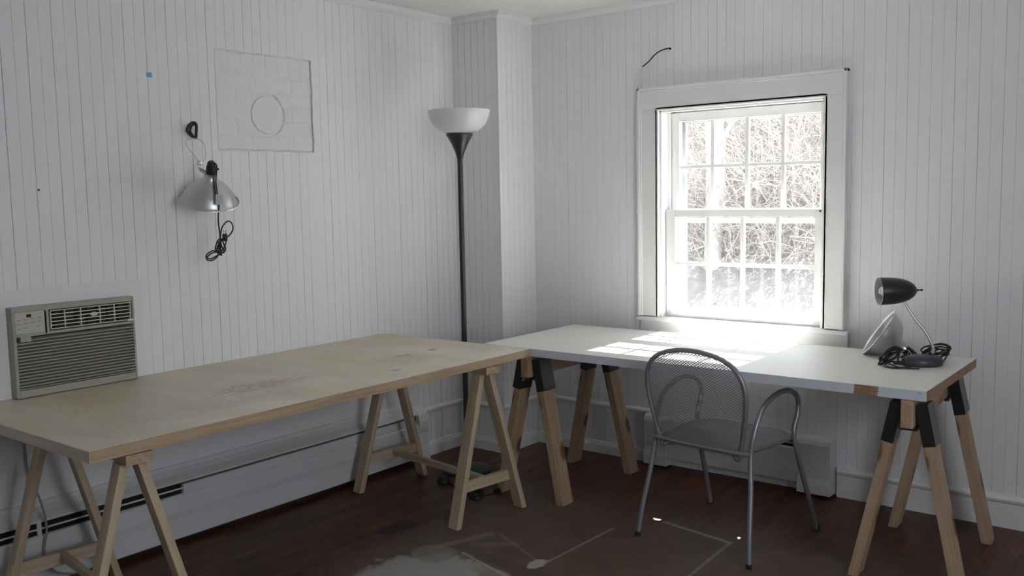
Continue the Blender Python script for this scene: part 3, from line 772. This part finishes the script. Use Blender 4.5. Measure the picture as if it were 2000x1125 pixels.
# ------------------------------------------------------------------ desk lamp
Fh = Vector((-.6193, .7851, 0)); Rh = Vector((.7851, .6193, 0)); Zv = Vector((0, 0, 1))
def desk_lamp():
    P = Vector((2.615, -.400, .750)); t0 = thing('desk_lamp', 'black gooseneck desk lamp with bullet-shaped shade standing on the white table', 'desk lamp', P)
    bm = bmesh.new(); LA(bm, [(0, 0), (.077, 0), (.082, .006), (.083, .020), (.077, .032), (.060, .040), (.03, .043), (0, .044)], (0, 0, 0), (0, 0, 1), 48)
    for v_ in bm.verts:
        a = v_.co.dot(Rh); b_ = v_.co.dot(Fh); z = v_.co.z; v_.co = Rh*a+Fh*b_*.72+Zv*z
    finish('base', bm, M_base, t0, smooth=True)
    C0 = Vector((2.517, -.412, 1.055)); a = Vector((-.832, -.555, -.02)).normalized(); al = Matrix.Rotation(0, 3, 'Z')
    neck = [(2.644, -.375, .790), (2.649, -.374, .815), (2.640, -.377, .846), (2.618, -.384, .890), (2.590, -.391, .926), (2.558, -.399, .974), (2.540, -.404, 1.010), (2.532, -.408, 1.035)]
    tube('gooseneck', [Vector(p)-P for p in neck], .0064, M_neck, t0, n=6, seg=10)
    lathe('neck_collar', [(0, 0), (.011, 0), (.010, .012), (.007, .016)], M_black, t0, Vector((2.644, -.375, .784))-P, (0, 0, 1), 16)
    rim = C0+a*.078-P
    prof = [(.0575, 0), (.0570, -.03), (.0545, -.065), (.0490, -.095), (.0400, -.120), (.028, -.138), (.014, -.149), (0, -.153)]
    bm = bmesh.new(); LA(bm, prof, rim, a, 40, 0); LA(bm, [(.0575, 0), (.0560, .0005)] + [(r-.0018, h_+.002) for r, h_ in prof[1:-1]]+[(0, -.149)], rim, a, 40, 1)
    finish('shade', bm, M_blackm, t0, smooth=True, mats=[M_blackm, M_lampin], recalc=False)
    lathe('switch_knob', [(.005, -.150), (.005, -.158), (.0028, -.159), (.0028, -.166), (.0042, -.167), (.0042, -.176), (0, -.177)], M_black, t0, rim, a, 14)
    # compact fluorescent bulb
    x, y, _ = frame_of(a); bm = bmesh.new(); r0 = rim-a*.014
    for s in (-1, 1):
        T(bm, catmull([r0-a*.09+x*.010*s+y*.008*s, r0-a*.02+x*.014*s+y*.010*s, r0+a*.000+x*.008*s+y*.014*s, r0+a*.002-x*.008*s+y*.016*s, r0-a*.02-x*.014*s+y*.014*s, r0-a*.09-x*.010*s+y*.012*s], 6), .0065, 8)
    LA(bm, [(.0, -.125), (.018, -.122), (.024, -.10), (.022, -.086), (0, -.084)], r0, a, 20)
    finish('bulb', bm, M_bulb, t0, smooth=True)
    pts = [Vector((.045, .035, .012)), Vector((.06, .07, .006))]+[p-P for p in bundle((2.628, -.250, .785), (.8, .5, .1), (.25, .1, 1), .058, 5, .30, 5)]
    pts += [Vector((-.02, .16, .02)), Vector((-.07, .17, .006))]
    bm = bmesh.new(); T(bm, catmull(pts, 4), .0034, 7); finish('power_cord', bm, M_cord, t0, smooth=True)
    bm = bmesh.new(); B(bm, -.013, .013, -.009, .009, 0, .036); o = finish('plug', bm, M_cord, t0, bevel=.003); o.location = Vector((2.655, -.315, .757))-P; o.rotation_euler = (radians(75), 0, radians(-50))
    bm = bmesh.new(); B(bm, -.03, .03, -.0005, .0005, -.006, .006); o = finish('paper_tag', bm, M_paper, t0); o.location = Vector((2.60, -.235, .803))-P; o.rotation_euler = (radians(60), 0, radians(38))
desk_lamp()

# ------------------------------------------------------------------ clamp lamps
def reflector(t0, rim, a, R, h, bell=False, seg=56):
    """spun bowl: rim centre, a = direction the opening faces"""
    p = [(1.0, .0), (.975, -.03), (.935, -.06), (.925, -.10), (.90, -.22), (.845, -.38), (.76, -.55), (.63, -.73), (.44, -.87), (.29, -.96), (.235, -1.08), (.22, -1.30)]
    if bell: p = [(1.0, .0), (.965, -.02), (.935, -.05), (.90, -.14), (.85, -.28), (.77, -.45), (.66, -.62), (.53, -.78), (.39, -.92), (.28, -1.04), (.22, -1.16), (.215, -1.30)]
    prof = [(R*r, h*z) for r, z in p]
    bm = bmesh.new()
    LA(bm, [(R*1.0, -.004), (R*1.012, 0)]+[], rim, a, seg)
    LA(bm, [(R*1.012, 0)]+prof, rim, a, seg); LA(bm, [(R*1.012, 0), (R*.995, .001)]+[(r-.0022, z+.001) for r, z in prof[1:]], rim, a, seg)
    return finish('reflector', bm, M_alu, t0, smooth=True, recalc=False)
def lamp_socket(t0, rim, a, h):
    o = rim-a*h*1.22
    lathe('collar', [(.024, .012), (.026, .010), (.026, -.006), (.021, -.009), (.021, -.012)], M_steel, t0, o, a, 24)
    lathe('socket', [(0, -.0105), (.019, -.0105), (.0205, -.020), (.0205, -.040), (.017, -.050), (.017, -.058), (.011, -.066), (0, -.068)], M_black, t0, o, a, 24)
    return o
def hanging():
    P = Vector((.13, -2.055, 1.44)); t0 = thing('clamp_lamp', 'silver dome clamp lamp hanging upright on the left wall with a bundled black cord', 'clamp lamp', P)
    tc = Vector((.834, -.552, 0)); side = Vector((.552, .834, 0)); a = -(Zv*cos(radians(24))+tc*sin(radians(24))+side*.10).normalized()
    rim = Vector((.135, -2.058, 1.482))-P; h = .092
    reflector(t0, rim, a, .124, h, True); o = lamp_socket(t0, rim, a, h)
    W = lambda x, y, z: CAMP+(Vector((.13, y, z))-CAMP)*((CAMP.x-x)/(CAMP.x-.13))-P
    top = o-a*.045
    k = bmesh.new(); kp = o-a*.03-side*0 + side*.018; T(k, [kp, kp+side*.014], .004, 8); finish('switch_key', k, M_black, t0, smooth=True)
    # bracket, hinge ring, wire spring legs, vinyl-dipped grips
    j = o-a*.030-side*.045+Zv*.008
    bm = bmesh.new(); T(bm, [o-a*.018-side*.018, j-side*.004], .0045, 8); T(bm, [o-a*.004-side*.02, j-Zv*.01], .003, 8); finish('swivel_bracket', bm, M_steel, t0, smooth=True)
    bm = bmesh.new()
    ring = [j+Zv*.018+side*cos(q)*.009+Zv*sin(q)*.009 for q in [2*pi*i/14 for i in range(14)]]; T(bm, ring, .0016, 6, closed=True)
    ring = [j+Zv*.018+side*cos(q)*.007+Zv*sin(q)*.007+tc*.004 for q in [2*pi*i/14 for i in range(14)]]; T(bm, ring, .0016, 6, closed=True)
    jr = j+Zv*.022
    T(bm, catmull([jr, W(.095, -2.115, 1.672), W(.08, -2.149, 1.715), W(.065, -2.145, 1.732), W(.05, -2.112, 1.744)], 6), .0016, 6)
    T(bm, catmull([jr+side*.004, W(.095, -2.064, 1.655), W(.08, -2.060, 1.695), W(.065, -2.072, 1.731), W(.05, -2.112, 1.744)], 6), .0016, 6)
    finish('wire_clamp', bm, M_steel, t0, smooth=True)
    bm = bmesh.new(); T(bm, catmull([W(.05, -2.103, 1.742), W(.045, -2.100, 1.765), W(.04, -2.098, 1.798), W(.035, -2.110, 1.808), W(.028, -2.130, 1.797), W(.026, -2.142, 1.775), W(.034, -2.128, 1.757), W(.048, -2.106, 1.744)], 5), .0068, 8)
    T(bm, catmull([W(.03, -2.112, 1.80), W(.02, -2.122, 1.79), W(.018, -2.128, 1.772), W(.03, -2.116, 1.756)], 5), .004, 8)
    finish('clamp_grip', bm, M_grip, t0, smooth=True)
    # cord: over the dome, down, and bundled
    fr = rim+tc*.118
    c1 = [top-a*.018, top+tc*.03+side*.022-a*.0, o+tc*.040+side*.022+a*.02, rim+tc*.095+side*.030-a*.035, rim+tc*.128+side*.040+a*.002, W(.215, -2.014, 1.40), W(.205, -2.010, 1.34), W(.20, -2.010, 1.30)]
    loop = [W(.20, -2.006, 1.33), W(.20, -1.995, 1.365), W(.20, -1.966, 1.389), W(.20, -1.944, 1.375), W(.20, -1.945, 1.345), W(.20, -1.975, 1.318)]
    knot = bundle(W(.20, -2.008, 1.280), (0, .15, 1), (.2, 1, 0), .036, 4, .30, 9)
    low = [W(.20, -2.02, 1.262), W(.20, -2.05, 1.264), W(.205, -2.082, 1.246), W(.20, -2.075, 1.224), W(.20, -2.045, 1.226), W(.20, -2.015, 1.252), W(.202, -2.045, 1.256), W(.205, -2.076, 1.240), W(.20, -2.06, 1.230), W(.20, -2.01, 1.25)]
    bm = bmesh.new(); T(bm, catmull(c1+loop+knot+low, 5), .0031, 7)
    finish('power_cord', bm, M_cord, t0, smooth=True)
    bm = bmesh.new(); c2 = [Vector(p)+side*-.007 for p in c1[:5]]; T(bm, catmull(c2, 6), .0028, 7); finish('cord_strand', bm, M_cord, t0, smooth=True)
    bm = bmesh.new(); B(bm, -.010, .010, -.008, .008, -.015, .015); B(bm, -.006, -.004, -.001, .001, .015, .034); B(bm, .004, .006, -.001, .001, .015, .034)
    o2 = finish('plug', bm, M_cord, t0, bevel=.002); o2.location = W(.21, -1.985, 1.318); o2.rotation_euler = (radians(-15), radians(0), radians(56))
    bm = bmesh.new(); B(bm, -.013, .013, -.0006, .0006, -.021, .021); o3 = finish('warning_tag', bm, M_paper, t0); o3.location = rim+tc*.137+side*.040-a*.002; o3.rotation_euler = (0, 0, radians(56.5))
    bm = bmesh.new()
    for q in range(5): B(bm, -.011, .011, -.0012, -.0006, -.016+q*.007, -.0145+q*.007)
    finish('printing', bm, M_ink, o3)
    n_ = thing('wall_hook', 'small dark nail holding up the hanging clamp lamp on the left wall', 'hook', (0, -2.046, 1.806))
    lathe('nail_shaft', [(0, 0), (.0025, 0), (.0025, .034), (.005, .034), (.005, .037), (0, .038)], M_dark, n_, (0, 0, 0), (1, 0, .1), 12)
hanging()
def lying():
    rim0 = Vector((2.388, -.229, .850)); P = Vector((2.388, -.229, .751))
    t0 = thing('clamp_lamp', 'silver clamp lamp lying on its rim on the white table behind the desk lamp', 'clamp lamp', P)
    Rl = Vector((.9586, .2846, 0)); Fl = Vector((-.2846, .9587, 0))
    ip = (Rl*-.824+Zv*.567).normalized(); a = (ip*cos(radians(2.5))-Fl*sin(radians(2.5))).normalized()
    rim = rim0-P; h = .098; reflector(t0, rim, a, .115, h); o = lamp_socket(t0, rim, a, h)
    s = o-a*.03
    bm = bmesh.new()
    for d in (0, .010): T(bm, catmull([s-Fl*.02+Zv*-.0, s-Fl*(.035+d)+Rl*-.01-Zv*.01, s-Fl*.05-Rl*.03-Zv*.012], 5), .0022, 6)
    j = s-Fl*.045-Rl*.045-Zv*.006
    for r_ in (.010, .007): T(bm, [j+Rl*cos(q)*r_+Zv*sin(q)*r_ for q in [2*pi*i/14 for i in range(14)]], .0018, 6, closed=True)
    T(bm, catmull([s+Rl*.0-Fl*.02+Zv*.01, s+Rl*.012-Fl*.045-Zv*.005, s+Rl*.022-Fl*.05-Zv*.022], 6), .0018, 6)
    finish('wire_clamp', bm, M_steel, t0, smooth=True)
    g0 = s-Fl*.05-Rl*.010-Zv*.004
    bm = bmesh.new(); T(bm, [g0, g0-Rl*.022-Zv*.012-Fl*.03], .0065, 10); finish('clamp_grip', bm, M_grip, t0, smooth=True)
    tip = o-a*.066
    W = lambda x, y, z: Vector((x, y, z))-P
    pts = [tip, W(2.512, -.19, .757), W(2.53, -.30, .755), W(2.52, -.40, .756)]
    pts += [p-P for p in bundle((2.500, -.455, .785), (.55, .5, .30), (.2, .1, 1), .050, 5, .32, 11)]
    pts += [W(2.49, -.50, .757), W(2.535, -.545, .755), W(2.58, -.51, .755), W(2.59, -.47, .756), W(2.56, -.46, .758), W(2.52, -.47, .760)]
    bm = bmesh.new(); T(bm, catmull(pts, 4), .0040, 7)
    T(bm, catmull([W(2.50, -.47, .765), W(2.54, -.42, .758), W(2.60, -.46, .7535)], 6), .003, 7)
    T(bm, catmull([W(2.50, -.49, .765), W(2.56, -.52, .754), W(2.63, -.50, .7535)], 6), .003, 7); finish('power_cord', bm, M_cord, t0, smooth=True)
lying()

# ------------------------------------------------------------------ small things on the walls
tube_ = thing('cable_stub', 'short black cable poking out of the window wall above the window', 'cable', (1.239, 0, 2.225))
tube('wire', [(0, .0, 0), (-.012, -.012, .001), (-.05, -.016, -.008), (-.085, -.016, -.026), (-.115, -.016, -.052), (-.158, -.014, -.078)], .0034, M_cord, tube_)
lathe('grommet', [(0, 0), (.006, 0), (.006, .004), (0, .005)], M_cord, tube_, (0, 0, 0), (0, -1, 0), 12)
tag(box('blue_tape', 0, .0012, -2.2365, -2.2115, 1.998, 2.018, M_blue, bevel=0), 'small scrap of blue tape stuck high on the left wall', 'tape')
nl_ = lathe('nail', [(0, 0), (.004, 0), (.0045, .003), (.002, .006), (0, .006)], mat('dull_nail', (.12, .12, .12), .5, .6), None, (.0, -2.71, 1.532), (1, 0, 0), 12)
tag(nl_, 'small dark nail head in the left wall above the air conditioner', 'nail')

# ------------------------------------------------------------------ outdoors: hillside with dry brush
def hz_(x, y): return -.6 if y < 2.2 else -.6+(y-2.2)*.42+.15*noise.noise(Vector((x*.6, y*.6, 0)))
bm = bmesh.new(); NX, NY = 40, 40; g = []
for j in range(NY+1):
    g.append([bm.verts.new((-12+18*i/NX, .3+16*j/NY, hz_(-12+18*i/NX, .3+16*j/NY))) for i in range(NX+1)])
for j in range(NY):
    for i in range(NX): bm.faces.new((g[j][i], g[j][i+1], g[j+1][i+1], g[j+1][i]))
struct(finish('hillside', bm, M_hill, smooth='all'))
rr = random.Random(4); bm = bmesh.new()
for k in range(8500):
    y = rr.uniform(5.0, 11); x = rr.uniform(-.62*(y+4.4)+3.6, -.28*(y+4.4)+3.6); z = hz_(x, y)
    a = rr.uniform(0, 2*pi); L = rr.uniform(.25, .9); lean = rr.uniform(.2, 1.2); p = Vector((x, y, z+rr.uniform(-.05, .9))); path = [p.copy()]
    d = Vector((cos(a)*lean, sin(a)*lean, 1)).normalized()
    for q in range(4):
        d = (d+Vector((rr.uniform(-.4, .4), rr.uniform(-.4, .4), rr.uniform(-.45, .15)))).normalized(); p = p+d*L/4; path.append(p.copy())
    T(bm, path, rr.uniform(.0025, .006), 3, caps=False)
br = finish('dry_brush', bm, M_twig, recalc=False); tag(br, 'tangle of dry pale brush on the hillside outside the window', 'brush'); br['kind'] = 'stuff'
def trunk(x, y, r, hgt, label):
    z = hz_(x, y); bm = bmesh.new(); rr2 = random.Random(int(x*100))
    T(bm, catmull([(x, y, z-.1), (x+.03, y, z+hgt*.3), (x-.04, y, z+hgt*.65), (x+.02, y, z+hgt)], 6), r, 10, radii=None)
    for k in range(6):
        zz = z+hgt*(.3+.1*k); a = rr2.uniform(0, 6.28); T(bm, [(x, y, zz), (x+cos(a)*.5, y+sin(a)*.3, zz+.35), (x+cos(a)*.9, y+sin(a)*.5, zz+.8)], r*.25, 6)
    tag(finish('tree_trunk', bm, M_bark, smooth=True), label, 'tree')
trunk(-1.05, 5.2, .10, 4.2, 'pale tree trunk outside, seen through the left panes of the upper sash')
trunk(-.35, 7.2, .05, 3.6, 'thin pale tree outside, seen through the middle panes of the upper sash')
